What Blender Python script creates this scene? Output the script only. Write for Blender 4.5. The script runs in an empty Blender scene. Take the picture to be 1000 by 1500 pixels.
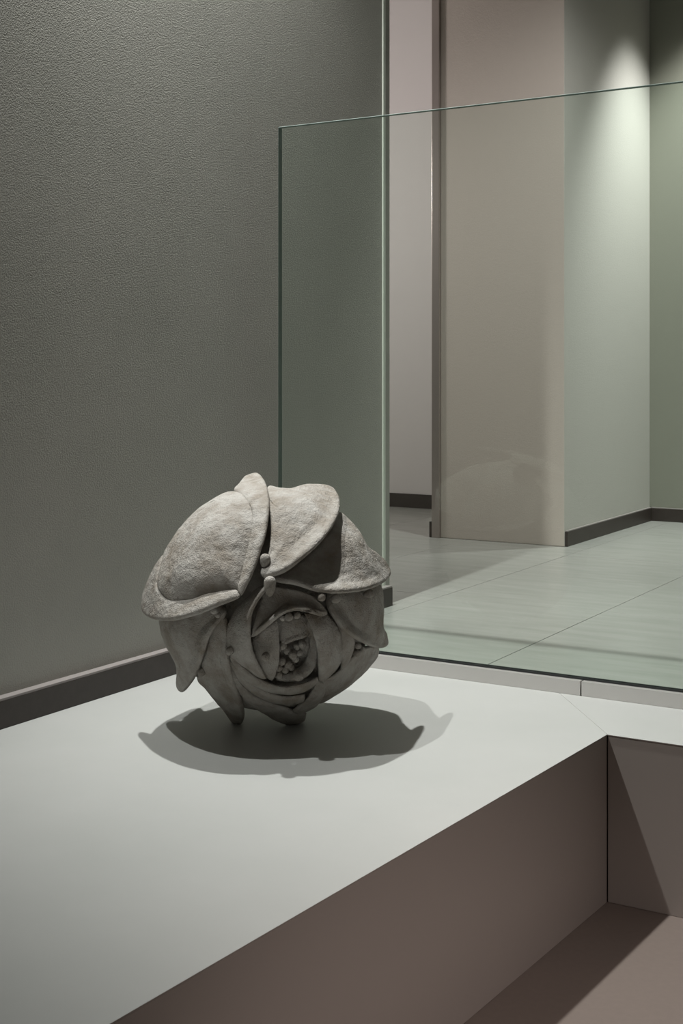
import bpy, bmesh, math, random
from mathutils import Vector, noise
random.seed(7)
S = bpy.context.scene
COL = S.collection

# ------------------------------------------------------------------ camera
F_PX = 1934.0; HORIZON = 542.0; CAM_H = 0.9
YAW = math.atan(1165/1934.0)
CY, SY = math.cos(YAW), math.sin(YAW)
cam = bpy.data.cameras.new('camera')
co = bpy.data.objects.new('camera', cam); COL.objects.link(co)
co.location = (0, 0, CAM_H); co.rotation_euler = (math.pi/2, 0, YAW)
cam.sensor_fit = 'VERTICAL'; cam.sensor_height = 36.0
cam.lens = F_PX/1500*36.0
cam.shift_y = -(750-HORIZON)/1500.0
cam.clip_start = 0.02
S.camera = co

# ------------------------------------------------------------------ world, lamps, exposure
S.view_settings.view_transform = 'Standard'; S.view_settings.look = 'None'
S.view_settings.exposure = 0.0; S.view_settings.gamma = 1.0
S.view_settings.use_curve_mapping = False
w = bpy.data.worlds.new('world'); S.world = w; w.use_nodes = True
bg = w.node_tree.nodes['Background']
bg.inputs[0].default_value = (0.93, 0.96, 0.90, 1); bg.inputs[1].default_value = 0.01

def spot(name, loc, target, watts, deg, blend, radius, color):
    l = bpy.data.lights.new(name, 'SPOT'); l.energy = watts; l.spot_size = math.radians(deg)
    l.spot_blend = blend; l.shadow_soft_size = radius; l.color = color
    o = bpy.data.objects.new(name, l); COL.objects.link(o); o.location = loc
    d = Vector(target)-Vector(loc); o.rotation_euler = d.to_track_quat('-Z', 'Y').to_euler()
    return o
def point(name, loc, watts, radius, color):
    l = bpy.data.lights.new(name, 'POINT'); l.energy = watts; l.shadow_soft_size = radius; l.color = color
    o = bpy.data.objects.new(name, l); COL.objects.link(o); o.location = loc
    return o
COOL = (0.985, 1.0, 0.975)
WARM = (1.0, 0.87, 0.83)
spot('track_lamp', (-2.36, 2.96, 3.3), (-1.25, 3.9, 0), 430, 108, 1.0, 0.03, COOL)
spot('track_lamp', (-2.33, 1.95, 3.0), (-1.15, 3.5, 0), 185, 80, 1.0, 0.022, COOL)
spot('corner_lamp', (-1.72, 7.32, 3.5), (-2.50, 7.50, .2), 365, 70, 1.0, 0.05, COOL)
point('corridor_lamp', (-4.7, 5.6, 2.1), 62, 0.15, (1.0, .94, .92))
spot('hall_fill', (-0.9, 4.9, 3.5), (-2.3, 6.3, 0.5), 262, 86, 1.0, 0.12, COOL)  # added fill spot, brightens the pier and the tiles behind the glass
spot('pit_fill', (1.5, .7, 2.6), (-.56, 2.05, -.4), 280, 33, 1.0, 0.12, WARM)  # added fill, no known fixture: lifts the lower floor and plinth sides
point('hall_fill', (3.0, 0.6, 2.4), 7, 0.3, (1.0, .95, .92))  # added soft fill from the right, not an actual fixture
point('hall_fill', (1.6, -2.2, 2.4), 13, 0.3, (1.0, .97, .94))  # added soft fill from behind the camera, not an actual fixture

# ------------------------------------------------------------------ materials
def mat(name, color, rough=0.6, metallic=0.0, spec=0.5):
    m = bpy.data.materials.new(name); m.use_nodes = True
    b = m.node_tree.nodes['Principled BSDF']
    b.inputs['Base Color'].default_value = (*color, 1); b.inputs['Roughness'].default_value = rough
    b.inputs['Metallic'].default_value = metallic
    b.inputs['Specular IOR Level'].default_value = spec
    return m
def coords(m):
    nt = m.node_tree
    g = nt.nodes.new('ShaderNodeNewGeometry')
    return nt, g.outputs['Position']
def add_bump(m, scale, strength, dist, detail=3, kind='noise', prev=None, stretch=None):
    nt, pos = coords(m)
    if stretch:
        mp = nt.nodes.new('ShaderNodeVectorMath'); mp.operation = 'MULTIPLY'
        mp.inputs[1].default_value = stretch; nt.links.new(pos, mp.inputs[0]); pos = mp.outputs[0]
    if kind == 'noise':
        n = nt.nodes.new('ShaderNodeTexNoise'); n.inputs['Scale'].default_value = scale; n.inputs['Detail'].default_value = detail
        h = n.outputs['Fac']
    else:
        n = nt.nodes.new('ShaderNodeTexVoronoi'); n.inputs['Scale'].default_value = scale; h = n.outputs['Distance']
    nt.links.new(pos, n.inputs['Vector'])
    b = nt.nodes.new('ShaderNodeBump'); b.inputs['Strength'].default_value = strength; b.inputs['Distance'].default_value = dist
    nt.links.new(h, b.inputs['Height'])
    if prev: nt.links.new(prev.outputs[0], b.inputs['Normal'])
    nt.links.new(b.outputs[0], nt.nodes['Principled BSDF'].inputs['Normal'])
    return b
def add_mottle(m, c1, c2, scale, lo=0.35, hi=0.65, detail=5, stretch=None, rough=0.6):
    nt, pos = coords(m)
    if stretch:
        mp = nt.nodes.new('ShaderNodeVectorMath'); mp.operation = 'MULTIPLY'
        mp.inputs[1].default_value = stretch; nt.links.new(pos, mp.inputs[0]); pos = mp.outputs[0]
    n = nt.nodes.new('ShaderNodeTexNoise'); n.inputs['Scale'].default_value = scale
    n.inputs['Detail'].default_value = detail; n.inputs['Roughness'].default_value = rough
    nt.links.new(pos, n.inputs['Vector'])
    r = nt.nodes.new('ShaderNodeValToRGB')
    r.color_ramp.elements[0].position = lo; r.color_ramp.elements[0].color = (*c1, 1)
    r.color_ramp.elements[1].position = hi; r.color_ramp.elements[1].color = (*c2, 1)
    nt.links.new(n.outputs['Fac'], r.inputs[0])
    nt.links.new(r.outputs[0], nt.nodes['Principled BSDF'].inputs['Base Color'])
    return r

M = {}
M['wall'] = mat('grey_wall_paint', (.25, .24, .22), .42, spec=.35)
add_mottle(M['wall'], (.345, .340, .306), (.375, .366, .332), 3, .3, .7)
add_bump(M['wall'], 250, .85, .0023, 2)
M['pale_wall'] = mat('pale_wall_paint', (.48, .47, .43), .55, spec=.35)
add_bump(M['pale_wall'], 130, .3, .003, 2)
M['pier'] = mat('taupe_wall_paint', (.515, .455, .405), .5, spec=.35)
add_bump(M['pier'], 130, .25, .003, 2)
M['back_wall'] = mat('olive_wall_paint', (.245, .25, .205), .5)
M['white_wall'] = mat('rosy_white_paint', (.64, .61, .595), .6)
M['ceiling'] = mat('ceiling_paint', (.5, .49, .47), .8)
M['skirting'] = mat('dark_skirting', (.062, .05, .045), .45)
add_mottle(M['skirting'], (.038, .029, .024), (.047, .036, .031), 40)
M['ledge'] = mat('pale_ledge', (.30, .27, .26), .5)
M['plinth_top'] = mat('plinth_top_laminate', (.60, .60, .57), .42)
add_mottle(M['plinth_top'], (.46, .467, .447), (.50, .502, .484), 2.2, .3, .7)
add_bump(M['plinth_top'], 300, .08, .001, 2)
M['plinth_side'] = mat('plinth_side_laminate', (.335, .295, .27), .4)
M['core_board'] = mat('plinth_core', (.05, .045, .04), .8)
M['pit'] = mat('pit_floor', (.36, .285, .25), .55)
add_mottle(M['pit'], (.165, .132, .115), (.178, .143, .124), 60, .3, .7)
M['alu'] = mat('brushed_aluminium', (.62, .60, .58), .38, .55)
M['bead'] = mat('white_corner_profile', (.62, .66, .58), .35)
M['steel'] = mat('polished_steel', (.46, .40, .37), .35, .7)
M['gasket'] = mat('black_gasket', (.012, .014, .014), .5)
M['grout'] = mat('grout', (.2, .2, .19), .8)
M['tile'] = mat('floor_tile', (.42, .42, .39), .27)
r = add_mottle(M['tile'], (.315, .318, .292), (.388, .386, .362), 3.0, .3, .7, 6, (1.0, 6.0, 1.0), .65)

def glass_mat(name, tint, refl=True):
    m = bpy.data.materials.new(name); m.use_nodes = True; nt = m.node_tree; nt.nodes.clear()
    out = nt.nodes.new('ShaderNodeOutputMaterial'); t = nt.nodes.new('ShaderNodeBsdfTransparent')
    t.inputs[0].default_value = (*tint, 1)
    g = nt.nodes.new('ShaderNodeBsdfGlossy'); g.inputs['Roughness'].default_value = 0.015
    g.inputs['Color'].default_value = (.85, 1, .92, 1)
    f = nt.nodes.new('ShaderNodeFresnel'); f.inputs[0].default_value = 1.5
    cl = nt.nodes.new('ShaderNodeMath'); cl.operation = 'MINIMUM'; cl.inputs[1].default_value = 0.075
    nt.links.new(f.outputs[0], cl.inputs[0])
    mx = nt.nodes.new('ShaderNodeMixShader')
    nt.links.new(cl.outputs[0], mx.inputs[0]); nt.links.new(t.outputs[0], mx.inputs[1]); nt.links.new(g.outputs[0], mx.inputs[2])
    nt.links.new((mx if refl else t).outputs[0], out.inputs[0])
    return m
M['glass_back'] = glass_mat('green_tinted_glass_rear', (.962, .992, .975), False)
M['glass'] = glass_mat('green_tinted_glass', (.962, .992, .975))
M['glass_edge'] = glass_mat('polished_glass_edge', (.08, .13, .11))
_nt = M['glass_edge'].node_tree
_d = _nt.nodes.new('ShaderNodeBsdfDiffuse'); _d.inputs[0].default_value = (.26, .31, .29, 1)
_m = _nt.nodes.new('ShaderNodeMixShader'); _m.inputs[0].default_value = .7
_o = [n for n in _nt.nodes if n.type == 'OUTPUT_MATERIAL'][0]; _src = _o.inputs[0].links[0].from_socket
_nt.links.new(_src, _m.inputs[1]); _nt.links.new(_d.outputs[0], _m.inputs[2]); _nt.links.new(_m.outputs[0], _o.inputs[0])

# ------------------------------------------------------------------ helpers
def link(name, me, m=None, parent=None):
    o = bpy.data.objects.new(name, me); COL.objects.link(o)
    if m: me.materials.append(m)
    if parent: o.parent = parent
    return o
def empty(name, label, cat, loc=(0, 0, 0), rz=0):
    o = bpy.data.objects.new(name, None); COL.objects.link(o); o.location = loc; o.rotation_euler = (0, 0, rz)
    o['label'] = label; o['category'] = cat; o.empty_display_size = .1
    return o
def bevel_all(bm, wd, seg=2):
    if wd > 0:
        bmesh.ops.bevel(bm, geom=list(bm.edges), offset=wd, segments=seg, affect='EDGES', profile=.6)
def box(name, a, b, m, parent=None, bev=0.0):
    me = bpy.data.meshes.new(name); bm = bmesh.new()
    bmesh.ops.create_cube(bm, size=1)
    for v in bm.verts:
        v.co = Vector([(a[i]+b[i])/2 + v.co[i]*(b[i]-a[i]) for i in range(3)])
    bevel_all(bm, bev); bm.to_mesh(me); bm.free()
    return link(name, me, m, parent)
def prism(name, poly, z0, z1, m, parent=None, bev=0.0):
    me = bpy.data.meshes.new(name); bm = bmesh.new()
    lo = [bm.verts.new((x, y, z0)) for x, y in poly]; hi = [bm.verts.new((x, y, z1)) for x, y in poly]
    n = len(poly)
    bm.faces.new(lo[::-1]); bm.faces.new(hi)
    for i in range(n): bm.faces.new((lo[i], lo[(i+1) % n], hi[(i+1) % n], hi[i]))
    bmesh.ops.recalc_face_normals(bm, faces=bm.faces)
    bevel_all(bm, bev, 1); bm.to_mesh(me); bm.free()
    return link(name, me, m, parent)
def struct(o, label=None):
    o['kind'] = 'structure'
    if label: o['label'] = label
    return o

# ------------------------------------------------------------------ setting
WX = -2.465; WEND = 4.449; GY = 3.465; PITZ = -0.415; CEIL = 3.6
YB = -3.2; XR = 3.6; YBACK = 7.72; XF = -5.6
wl = struct(box('wall_left', (WX-.2, YB, PITZ), (WX, 4.394, CEIL), M['wall']), 'rough textured dark grey wall behind the sculpture')
# wall end: pale corner profile and a narrow return strip
eb = struct(box('trim_1', (WX-.2, 4.394, 0), (WX+.004, 4.413, CEIL), M['bead'], bev=.002), 'pale thin corner profile running up the end of the left wall')
es = struct(box('trim_2', (WX-.2, 4.413, 0), (WX+.001, WEND, CEIL), M['wall']), 'narrow dark strip ending the left wall at the passage')
# skirting of the left wall
bl = struct(box('baseboard_left', (WX, YB, 0), (WX+.030, 4.421, .070), M['skirting'], bev=.0008), 'dark brown skirting along the left wall with pale top ledge')
box('top_ledge', (WX, YB, .0703), (WX+.029, 4.419, .0765), M['ledge'], bl, .001)

# gallery floor behind the glass
fl = struct(box('floor', (XF, 3.54, -.05), (XR, YBACK+.05, -.004), M['grout']), 'grey tiled gallery floor behind the glass')
TX = 0.67; TYL = 1.34
x0 = -1.70-TX*6; k = 0
while x0 < XR:
    y0 = 3.5304 if True else 0
    ys = [3.541, 4.72, 6.06, 7.40, YBACK]
    for a, b in zip(ys[:-1], ys[1:]):
        xa, xb = max(x0, XF), min(x0+TX, XR)
        if xb-xa > .05:
            box('tile', (xa+.0011, a+.0011, -.004), (xb-.0011, b-.0011, random.uniform(-.0003, 0)), M['tile'], fl, .0008)
    x0 += TX
# lower floor in front
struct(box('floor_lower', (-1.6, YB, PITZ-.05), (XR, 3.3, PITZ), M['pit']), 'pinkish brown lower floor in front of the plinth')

# pier and walls at the back
struct(box('wall_pier', (-3.200, 6.343, 0), (-2.497, YBACK, CEIL), M['pier'], bev=.004), 'taupe wall pier behind the glass').data.materials.append(M['pale_wall'])
pier = bpy.data.objects['wall_pier']
for p in pier.data.polygons:
    if p.normal.x > .9: p.material_index = 1
struct(box('wall_back', (-2.6, YBACK, 0), (XR, YBACK+.15, CEIL), M['back_wall']), 'olive grey wall closing the gallery at the right')
bb = struct(box('baseboard_pier', (-2.497, 6.35, 0), (-2.482, YBACK-.015, .076), M['skirting'], bev=.001), 'dark skirting on the side of the pier')
box('top_ledge', (-2.497, 6.352, .0763), (-2.483, YBACK-.016, .081), M['ledge'], bb)
bb = struct(box('baseboard_back', (-2.482, YBACK-.015, 0), (XR, YBACK, .076), M['skirting'], bev=.001), 'dark skirting on the back wall')
box('top_ledge', (-2.483, YBACK-.014, .0763), (XR, YBACK, .081), M['ledge'], bb)
struct(box('wall_far', (XF, 7.635, 0), (-3.2, 7.80, CEIL), M['white_wall']), 'rosy white wall of the passage seen between left wall and pier')
struct(box('baseboard_far', (XF, 7.622, 0), (-3.2, 7.635, .090), M['skirting'], bev=.001), 'brown skirting of the passage wall')
struct(box('trim_3', (-3.246, 6.325, 0), (-3.2005, 6.40, CEIL), M['steel'], bev=.003), 'polished metal frame post on the left edge of the pier')
struct(box('trim_4', (-3.262, 6.33, 0), (-3.2465, 6.40, .085), M['skirting'], bev=.001), 'small dark skirting end beside the metal post')
struct(box('wall_passage', (XF-.15, 3.5, 0), (XF, 7.8, CEIL), M['white_wall']))
struct(box('wall_right', (XR, YB, PITZ), (XR+.15, YBACK+.15, CEIL), M['wall']))
struct(box('wall_rear', (WX-.2, YB-.15, PITZ), (XR+.15, YB, CEIL), M['wall']))
struct(box('ceiling', (XF-.2, YB-.2, CEIL), (XR+.2, 8.0, CEIL+.1), M['ceiling']))

# ------------------------------------------------------------------ plinth
pl = empty('display_plinth', 'low L-shaped display plinth with pale grey top and taupe sides around the sunken floor', 'plinth', (-1.8, 2.6, PITZ))
pl.location = (0, 0, 0)
CX0, CYC = -1.120, 3.132
def fx(y): return CX0 - .052*(CYC-y)
t = .003; g = .0005
prism('top_panel', [(WX+.0305, YB+.003), (WX+.0305, GY-.001), (-1.3782-g, GY-.001), (CX0-g, CYC), (fx(YB), YB+.003)], -t, 0, M['plinth_top'], pl, .0004)
prism('top_panel', [(-1.3782+g, GY-.001), (XR-.003, GY-.001), (XR-.003, CYC+.05), (CX0+g, CYC)], -t, 0, M['plinth_top'], pl, .0004)
for o in pl.children:
    o.data.materials.append(M['plinth_side'])
    for p_ in o.data.polygons:
        if abs(p_.normal.z) < .5: p_.material_index = 1
def side(name, p, q, m, th, z0, z1):
    p = Vector(p); q = Vector(q); d = (q-p).normalized(); n = Vector((-d.y, d.x))*th
    return prism(name, [tuple(p), tuple(q), tuple(q+n), tuple(p+n)], z0, z1, m, pl, .0006)
side('side_panel', (fx(YB)-.0012, YB+.003), (CX0-.0012, CYC-.0015), M['plinth_side'], .018, PITZ+.0005, -t-.0004)
side('side_panel', (CX0+.0004, CYC+.0012), (XR-.003, CYC+.0512), M['plinth_side'], .018, PITZ+.0005, -t-.0004)
prism('carcass', [(WX+.003, YB+.003), (WX+.003, GY), (XR-.003, GY), (XR-.003, CYC+.075), (CX0-.02, CYC+.025), (fx(YB)-.03, YB+.003)], PITZ+.001, -t-.0002, M['core_board'], pl)

# ------------------------------------------------------------------ glass balustrade
gb = empty('glass_balustrade', 'tall clear green-tinted glass screen standing in a metal rail at the back of the plinth', 'glass screen')
def pane():
    me = bpy.data.meshes.new('glass_pane'); bm = bmesh.new(); bmesh.ops.create_cube(bm, size=1)
    a, b = (-2.337, 3.489, .004), (XR-.02, 3.510, 1.672)
    for v in bm.verts: v.co = Vector([(a[i]+b[i])/2 + v.co[i]*(b[i]-a[i]) for i in range(3)])
    bm.normal_update()
    bmesh.ops.bevel(bm, geom=list(bm.edges), offset=.0012, segments=1, affect='EDGES')
    bm.normal_update()
    for f in bm.faces: f.material_index = 0 if f.normal.y < -.95 else 2 if f.normal.y > .95 else 1
    bm.to_mesh(me); bm.free()
    o = link('glass_pane', me, M['glass'], gb); me.materials.append(M['glass_edge']); me.materials.append(M['glass_back']); return o
pane()
box('rail', (WX+.032, GY, -.001), (-1.3178, 3.484, .040), M['alu'], gb, .0012)
box('rail', (-1.3142, GY, -.001), (XR, 3.484, .040), M['alu'], gb, .0012)
box('rail', (WX+.032, 3.514, -.001), (XR, 3.538, .036), M['alu'], gb, .0012)
box('gasket', (WX+.034, 3.4842, .0), (XR-.001, 3.4888, .045), M['gasket'], gb, .001)
box('gasket', (WX+.034, 3.5102, .0), (XR-.001, 3.5138, .043), M['gasket'], gb, .001)
for x in (-1.29, ): box('shim', (x-.006, 3.4835, .0405), (x+.006, 3.4885, .0475), M['gasket'], gb, .001)

# ------------------------------------------------------------------ sculpture
D0 = 3.335                       # distance of its axis from the camera, along the view
X0c = (392-500)/F_PX*D0
BX, BY = X0c*CY-D0*SY, X0c*SY+D0*CY
sc = empty('flower_sculpture', 'round grey clay flower sculpture of folded petals and small beads resting on the plinth', 'sculpture', (BX, BY, 0), YAW)
U = .4*D0/F_PX                   # one drawing unit in metres (1/2.5 pixel)
OX, OY, RB = 520., 530., 405.    # ball centre and radius in drawing units
def base(x, y, R=RB):
    r_ = math.hypot(x-OX, y-OY)
    if r_ < .96*R: return math.sqrt(R*R-r_*r_)
    return .28*R-3.43*(r_-.96*R)
def P(x, y, wu):
    """drawing position (x,y) and height wu (units) towards the front -> local coordinates (right, back, up)"""
    wm = wu*U*.86; Y = D0-wm
    px, py = 190+x/2.5, 680+y/2.5
    return Vector(((px-500)/F_PX*Y-X0c, -wm, CAM_H-(py-HORIZON)/F_PX*Y))
def crom(pts, n, closed=False):
    """centripetal-ish resample of a polyline of tuples by arc length, Catmull-Rom"""
    m = len(pts); dense = []
    segs = m if closed else m-1
    for i in range(segs):
        g = lambda j: pts[j % m] if closed else pts[min(max(j, 0), m-1)]
        p0, p1, p2, p3 = g(i-1), g(i), g(i+1), g(i+2)
        for s in range(12):
            t = s/12.
            dense.append(tuple(.5*((2*b)+(-a+c)*t+(2*a-5*b+4*c-d)*t*t+(-a+3*b-3*c+d)*t**3) for a, b, c, d in zip(p0, p1, p2, p3)))
    dense.append(pts[0] if closed else pts[-1])
    L = [0]
    for a, b in zip(dense, dense[1:]): L.append(L[-1]+math.hypot(b[0]-a[0], b[1]-a[1])+1e-6)
    out = []; k = 0; cnt = n if closed else n-1
    for i in range(n):
        s = L[-1]*i/cnt
        while k < len(L)-2 and L[k+1] < s: k += 1
        t = (s-L[k])/(L[k+1]-L[k])
        out.append(tuple(a+(b-a)*t for a, b in zip(dense[k], dense[k+1])))
    return out
CEN = Vector((0, 0, CAM_H-(680+OY/2.5-HORIZON)/F_PX*D0)) + Vector(((190+OX/2.5-392)*D0/F_PX, 0, 0))
def rough(p, a=1.0):
    q = p*9
    d = noise.noise(q)*.0035 + noise.noise(q*3.1+Vector((5, 1, 2)))*.0016 + noise.noise(q*8)*.0006
    return d*a
clay_parts = []
def thicken(name, G, tm, wrap):
    """G: front grid of rows x cols (Vector), tm: thickness (m) per row/col; closed wrap in cols if wrap"""
    R, C = len(G), len(G[0])
    N = [[None]*C for _ in range(R)]
    for i in range(R):
        for j in range(C):
            a = G[min(i+1, R-1)][j]-G[max(i-1, 0)][j]
            if wrap: b = G[i][(j+1) % C]-G[i][(j-1) % C]
            else: b = G[i][min(j+1, C-1)]-G[i][max(j-1, 0)]
            if i == 0 and wrap: a = G[1][j]-G[1][(j+C//2) % C]; b = G[1][(j+C//4) % C]-G[1][(j-C//4) % C]
            n = a.cross(b)
            out = G[i][j]-CEN
            if n.length < 1e-12: n = out.copy()
            n.normalize()
            N[i][j] = n
    if wrap:
        av = sum((N[1][j] for j in range(C)), Vector()).normalized()
        N[0] = [av.copy() for j in range(C)]
    if sum(N[i][j].dot((G[i][j]-CEN).normalized()) for i in range(R) for j in range(C)) < 0:
        N = [[-n for n in row] for row in N]
    me = bpy.data.meshes.new(name); V = []; Fc = []
    fr = [[0]*C for _ in range(R)]; bk = [[0]*C for _ in range(R)]
    for i in range(R):
        for j in range(C):
            p = G[i][j]; n = N[i][j]; th = tm[i][j]
            p = p + n*rough(p)
            fr[i][j] = len(V); a_ = p + n*th*.5; b_ = p - n*th*.5; a_.z = max(a_.z, .001); b_.z = max(b_.z, .001); V.append(a_)
            bk[i][j] = len(V); V.append(b_)
    jr = range(C) if wrap else range(C-1)
    for i in range(R-1):
        for j in jr:
            k = (j+1) % C
            Fc.append((fr[i][j], fr[i+1][j], fr[i+1][k], fr[i][k]))
            Fc.append((bk[i][j], bk[i][k], bk[i+1][k], bk[i+1][j]))
    me.from_pydata(V, [], Fc)
    bm = bmesh.new(); bm.from_mesh(me); bmesh.ops.remove_doubles(bm, verts=bm.verts, dist=.00012)
    bmesh.ops.dissolve_degenerate(bm, edges=bm.edges, dist=1e-5)
    bmesh.ops.recalc_face_normals(bm, faces=bm.faces)
    for f in bm.faces: f.smooth = True
    bm.to_mesh(me); bm.free()
    o = link(name, me, M['clay'], sc); clay_parts.append(o)
    return o
def pil(d, w):
    """rounded edge profile: d distance from the edge, w the rounding width"""
    if d >= w: return 1.0
    q = 1-max(d, 0)/w
    return math.sqrt(max(0, 1-q*q))
def petal(outline, center, bulge=20, th=22, R=RB, rg=.76, oc=0.0, N=120, Rr=26, dips=(), k=2.0, tilt=0.0):
    """outline: (x, y, height offset[, groove]) ; center (x, y)"""
    ol = [tuple(p) if len(p) == 4 else (*p, 0.0) for p in outline]
    ol = crom(ol, N, True)
    rows = [math.sin(math.pi/2*(i/(Rr-1))**.85) for i in range(Rr)]
    cx, cy = center; G = []; T = []
    for rho in rows:
        row = []; tr = []
        for (x, y, o, gr) in ol:
            X = cx+(x-cx)*rho; Y = cy+(y-cy)*rho
            o = max(o, -45); cap = max(0, 1-(rho/rg)**3) if rg else 1-rho*rho
            s = max(0, (rho-.45)/.55); s = s*s*(3-2*s) if k == 2.0 else rho**k
            h = base(X, Y, R) + bulge*cap + oc*(1-s) + o*s - gr*.5*math.exp(-((rho-rg)/.15)**2)
            h += tilt*max(0, Y-cy)
            for (dx, dy, dr, dh) in dips: h += dh*math.exp(-((X-dx)**2+(Y-dy)**2)/dr**2)
            row.append(P(X, Y, h))
            L = math.hypot(x-cx, y-cy)
            tr.append(th*U*pil((1-rho)*L, th*.55))
        G.append(row); T.append(tr)
    return thicken('petal', G, T, True)
def strip(A, B, bulge=12, th=22, R=RB, N=64, Cn=18, curl=0.0, tip=(1, 1), tilt=0.0, ty=0.0):
    """a folded petal between the curves A and B, rows along the length"""
    a = crom(A, N); b = crom(B, N); G = []; T = []
    L = sum(math.hypot(a[i+1][0]-a[i][0], a[i+1][1]-a[i][1]) for i in range(N-1))
    for i in range(N):
        e = i/(N-1); row = []; tr = []
        wd = math.hypot(a[i][0]-b[i][0], a[i][1]-b[i][1])
        for j in range(Cn):
            s = .5-.5*math.cos(math.pi*j/(Cn-1))
            X = a[i][0]*(1-s)+b[i][0]*s; Y = a[i][1]*(1-s)+b[i][1]*s; o = a[i][2]*(1-s)+b[i][2]*s
            h = base(X, Y, R)+o+bulge*math.sin(math.pi*s)*min(1, wd/60.)+curl*s**4+tilt*max(0, Y-ty)
            row.append(P(X, Y, h))
            d = min(s, 1-s)*max(wd, th*.7)
            q = 1.0
            if tip[0]: q *= pil(e*L, th)
            if tip[1]: q *= pil((1-e)*L, th)
            tr.append(th*U*pil(d, th*.55)*q)
        G.append(row); T.append(tr)
    return thicken('petal', G, T, False)

# clay
M['clay'] = mat('grey_fired_clay', (.40, .36, .32), .78, spec=.25)
add_mottle(M['clay'], (.245, .212, .174), (.405, .384, .355), 16, .30, .62, 8)
b1 = add_bump(M['clay'], 330, 1.0, .0026, 4)
b2 = add_bump(M['clay'], 60, .85, .007, 8, prev=b1)

# core of the flower
me = bpy.data.meshes.new('core'); bm = bmesh.new()
bmesh.ops.create_icosphere(bm, subdivisions=6, radius=1)
for v in bm.verts:
    d = v.co.normalized()
    r_ = 365*U
    p = d*r_
    # recess for the bead cup on the front
    fx_, fz_ = (600-OX)*U, -(705-OY)*U
    if d.y < 0:
        q = ((p.x-fx_)**2+(p.z-fz_)**2)/(85*U)**2
        p -= Vector((0, -1, 0))*48*U*math.exp(-q*q)
    
    p.y *= .86
    v.co = CEN + p + d*rough(p)
for f in bm.faces: f.smooth = True
bm.to_mesh(me); bm.free()
clay_parts.append(link('core', me, M['clay'], sc))

# the three large upper petals
p1 = petal([(404, 470, -8), (415, 400, -8), (438, 310, -8), (452, 230, -8), (446, 165, -10), (415, 118, -20), (380, 104, -45), (320, 122, -45), (250, 166, -45), (186, 235, -45), (132, 325, -45),
       (112, 400, -25), (108, 450, -10), (150, 500, -10), (225, 500, -8), (300, 480, -8), (370, 466, -8)],
      (285, 320), bulge=40, th=24, R=452, rg=1.0, tilt=.28)
r1 = strip([(384, 106, -60), (420, 130, -25), (445, 170, -6), (450, 230, -4), (436, 310, -4), (412, 400, -6), (396, 466, -10)],
           [(432, 48, -64), (470, 36, -50), (500, 76, -14), (512, 140, 16), (505, 205, 40), (484, 300, 54), (444, 408, 44), (408, 484, 26)], bulge=4, th=24, R=452, tip=(0, 1), tilt=.28, ty=320)
r1.name = 'petal_rim'
r2 = strip([(135, 322, -70), (114, 400, -22), (110, 450, -10), (150, 496, -8), (225, 496, -4), (300, 474, 0), (398, 460, 0)],
           [(122, 350, -80), (82, 405, -50), (49, 492, -30), (62, 555, 10), (150, 574, 44), (262, 544, 56), (406, 486, 30)], bulge=4, th=24, R=452, tip=(1, 1), tilt=.28, ty=320)
r2.name = 'petal_rim'
p2 = petal([(488, 414, 10), (560, 396, 38, 6), (640, 338, 52, 10), (705, 278, 56, 12), (752, 212, 44, 12), (769, 150, 12, 10), (752, 98, -40, 4), (712, 76, -100, 0),
       (650, 74, -150), (590, 92, -170), (545, 90, -170), (505, 86, -150), (500, 140, -30), (514, 200, -10), (516, 260, -10), (508, 330, -10), (490, 385, -10)],
      (610, 230), bulge=10, th=26, R=450, rg=.8, tilt=.22)
p3 = petal([(510, 416, 10), (600, 437, 38, 10), (700, 466, 62, 24), (780, 473, 74, 30), (880, 456, 52, 26), (940, 426, 10, 14), (954, 396, -30, 0), (935, 358, -70), (900, 325, -110),
       (868, 300, -130), (840, 248, -150), (800, 205, -160), (760, 178, -160), (690, 200, -60), (640, 280, -40), (560, 370, -20)],
      (760, 345), bulge=14, th=24, R=420, rg=.78, tilt=.25, dips=((690, 330, 80, -44), (835, 280, 50, 30)))
# lower left
p4 = petal([(122, 545, -30), (116, 600, -60), (132, 660, -60), (166, 725, -50), (178, 775, -40), (180, 818, -10), (198, 832, 0), (218, 812, 15), (246, 768, 30), (275, 690, 42), (300, 620, 46),
       (352, 540, 34), (300, 505, 10), (200, 520, 0)], (215, 630), bulge=4, th=22, rg=.8)
p5 = petal([(345, 555, 10), (362, 620, 22), (358, 690, 34), (378, 780, 44), (408, 865, 40), (418, 930, 20), (396, 960, 5), (368, 926, -30), (325, 870, -60), (282, 822, -60), (248, 782, -50),
       (262, 700, -20), (290, 620, -10)], (322, 740), bulge=6, th=22, rg=.8)
# long crescent sweeping around the left of the heart
strip([(484, 446, 10), (425, 495, 5), (378, 560, 0), (352, 640, -5), (372, 705, 0), (425, 752, 5), (494, 786, 10)],
      [(505, 446, 66), (464, 500, 86), (442, 560, 94), (438, 620, 94), (447, 680, 84), (468, 732, 66), (500, 786, 44)], bulge=10, th=26, curl=16)
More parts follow.
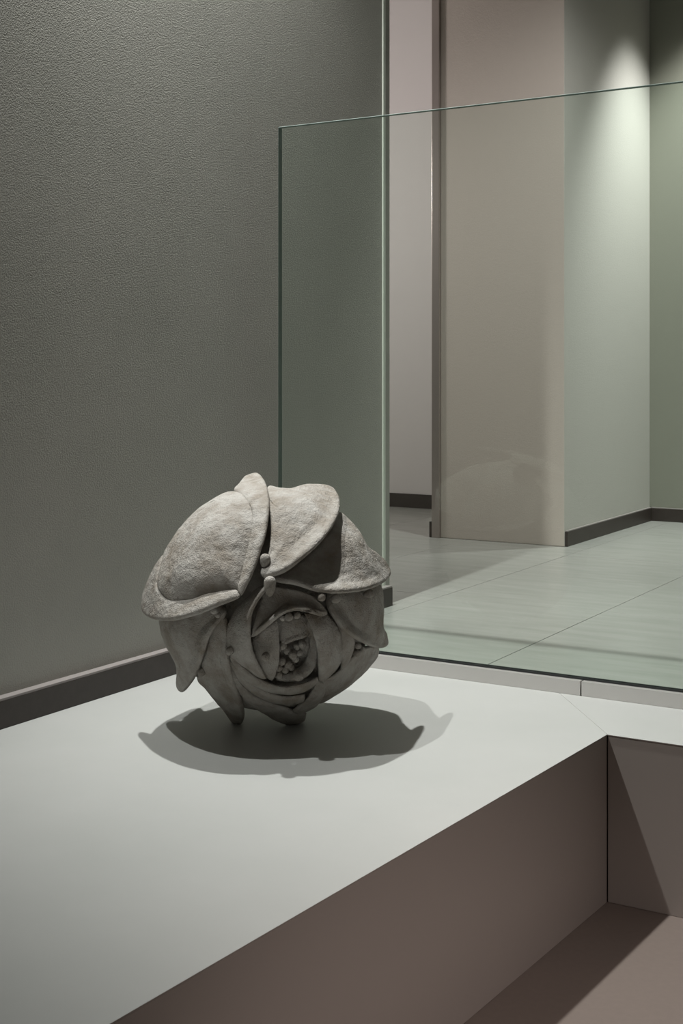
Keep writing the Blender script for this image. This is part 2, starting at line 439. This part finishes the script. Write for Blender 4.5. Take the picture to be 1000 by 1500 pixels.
# bottom crescents
strip([(358, 712, 12), (398, 780, 14), (460, 845, 16), (530, 877, 18), (595, 902, 16), (648, 912, 4)],
      [(360, 730, 18), (382, 800, 20), (436, 872, 8), (508, 924, -20), (590, 950, -45), (642, 938, -50)], bulge=18, th=22)
strip([(362, 705, 16), (418, 775, 36), (480, 822, 46), (560, 850, 46), (642, 842, 34)],
      [(360, 718, 10), (412, 802, 14), (488, 858, 18), (570, 880, 16), (642, 868, 10)], bulge=10, th=20)
strip([(368, 695, 22), (410, 742, 50), (480, 790, 64), (560, 815, 68), (640, 803, 60), (690, 778, 34)],
      [(366, 706, 14), (418, 782, 24), (496, 826, 32), (570, 840, 34), (640, 830, 28), (692, 792, 18)], bulge=10, th=20)
# lower right
petal([(684, 790, 20), (755, 765, 16), (815, 700, 14), (865, 668, -10), (906, 668, -50), (906, 700, -80), (862, 757, -110), (802, 812, -110), (742, 850, -100), (692, 874, -70), (664, 850, 0)],
      (780, 782), bulge=6, th=20)
strip([(684, 790, 38), (668, 830, 42), (640, 868, 40), (596, 905, 30)],
      [(712, 800, 16), (708, 850, 0), (672, 893, -20), (606, 917, -10)], bulge=14, th=22)
p10 = petal([(735, 455, 0), (800, 455, -10), (860, 450, -20), (914, 440, -50), (926, 510, -60), (926, 590, -60), (940, 632, -30), (940, 664, -10), (905, 674, 22), (845, 652, 42), (790, 614, 64),
       (750, 565, 58), (720, 505, 24)], (835, 560), bulge=6, th=22, rg=.8)
# folds right of the heart
strip([(728, 530, 0), (766, 610, 12), (770, 690, 26), (774, 756, 16)],
      [(750, 530, 6), (804, 605, 40), (822, 650, 36), (808, 702, 22), (780, 758, 4)], bulge=12, th=20)
strip([(638, 545, 28), (664, 600, 66), (684, 670, 76), (689, 740, 70), (692, 792, 36)],
      [(708, 540, 12), (756, 590, 14), (776, 655, 14), (768, 728, 14), (704, 794, 20)], bulge=20, th=22)
# wall of the cup
strip([(655, 560, 0), (688, 640, 8), (688, 720, 10), (655, 772, 12), (600, 796, 12), (535, 792, 8)],
      [(640, 590, -34), (660, 650, -34), (650, 705, -36), (622, 742, -36), (585, 762, -34), (535, 770, -20)], bulge=10, th=20)
# inner left petal and the small square petal
strip([(448, 632, 20), (450, 680, 22), (466, 732, 26), (500, 776, 26), (518, 790, 20)],
      [(540, 560, 8), (546, 630, 26), (547, 690, 32), (540, 742, 30), (522, 790, 22)], bulge=14, th=18)
petal([(540, 560, -20), (600, 552, -20), (648, 556, -20), (660, 600, -14), (650, 630, -6), (605, 644, -2), (560, 656, -4), (545, 620, -14)],
      (600, 603), bulge=0, th=16, oc=-14)
# hood over the heart
petal([(498, 450, 24), (560, 450, 26), (625, 463, 30), (682, 492, 40), (724, 546, 50), (690, 541, 66), (650, 530, 66), (600, 530, 70), (550, 552, 70), (500, 590, 62), (444, 634, 36),
       (450, 600, 40), (462, 550, 30), (480, 500, 24)], (560, 505), bulge=0, th=18, oc=24, rg=.8, tilt=.25)

# petals on the back: the same forms turned round, a little smaller
def back_copy(o, ang, s):
    c = o.copy(); COL.objects.link(c); c.parent = sc
    from mathutils import Matrix
    c.matrix_local = Matrix.Translation(CEN) @ Matrix.Rotation(ang, 4, 'Z') @ Matrix.Scale(s, 4) @ Matrix.Translation(-CEN)
HP = math.pi/2
for o, a, k_ in ((p1, -HP, .82), (r1, -HP, .82), (r2, -HP*.5, .915), (p1, -HP*.5, .85), (p4, -HP, .84), (p5, -HP*.9, .82), (p3, HP*.5, .90),
              (p3, HP, .92), (p10, HP, .82), (p1, math.pi*.97, .9), (r1, math.pi*.97, .9), (p2, math.pi*.95, .92),
              (p3, math.pi*.93, .9), (p4, math.pi, .78), (p5, math.pi, .80), (p10, math.pi, .84)):
    back_copy(o, a, k_)

# beads (x, y, height, radius, drop)
def bead(x, y, off, r_, drop=0.0):
    r_ *= 1.04
    me = bpy.data.meshes.new('bead'); bm = bmesh.new(); bmesh.ops.create_icosphere(bm, subdivisions=3, radius=1)
    c = P(x, y, base(x, y, RB)+off+14); out = (c-CEN).normalized()
    for v in bm.verts:
        q = v.co.copy()
        inn = max(0, -q.dot(out))
        q = q*(r_*U) - out*inn*r_*U*.9
        if drop: q.z -= drop*U*max(0, -v.co.z); q.x *= 1.0
        v.co = c+q+v.co*rough(c+q, .25)
    for f in bm.faces: f.smooth = True
    bm.to_mesh(me); bm.free(); link('bead', me, M['clay'], sc)
for b in [(496, 347, 86, 17, 14), (513, 432, 108, 20, 26), (703, 487, 84, 13, 0), (755, 492, 76, 15, 0), (880, 474, 58, 14, 0), (308, 534, 104, 13, 0), (322, 552, 74, 10, 0), (365, 685, 52, 14, 0),
          (498, 706, 84, 14, 0), (583, 559, 50, 14, 0), (612, 553, 40, 13, 0), (560, 563, 38, 10, 0), (618, 776, 40, 17, 0), (600, 780, 30, 11, 0), (836, 665, 34, 11, 0), (851, 676, 26, 10, 0), (832, 692, 30, 12, 0),
          (262, 762, 16, 14, 0), (598, 699, 8, 14, 0), (560, 665, -14, 13, 0), (576, 682, -16, 13, 0), (556, 722, -14, 14, 0), (580, 733, -18, 14, 0), (607, 714, -12, 12, 0), (632, 660, -16, 14, 0),
          (610, 668, -26, 12, 0), (545, 745, -10, 13, 0), (570, 752, -16, 13, 0), (592, 745, -20, 12, 0), (545, 772, -4, 13, 0), (620, 690, -24, 12, 0)]:
    bead(*b)
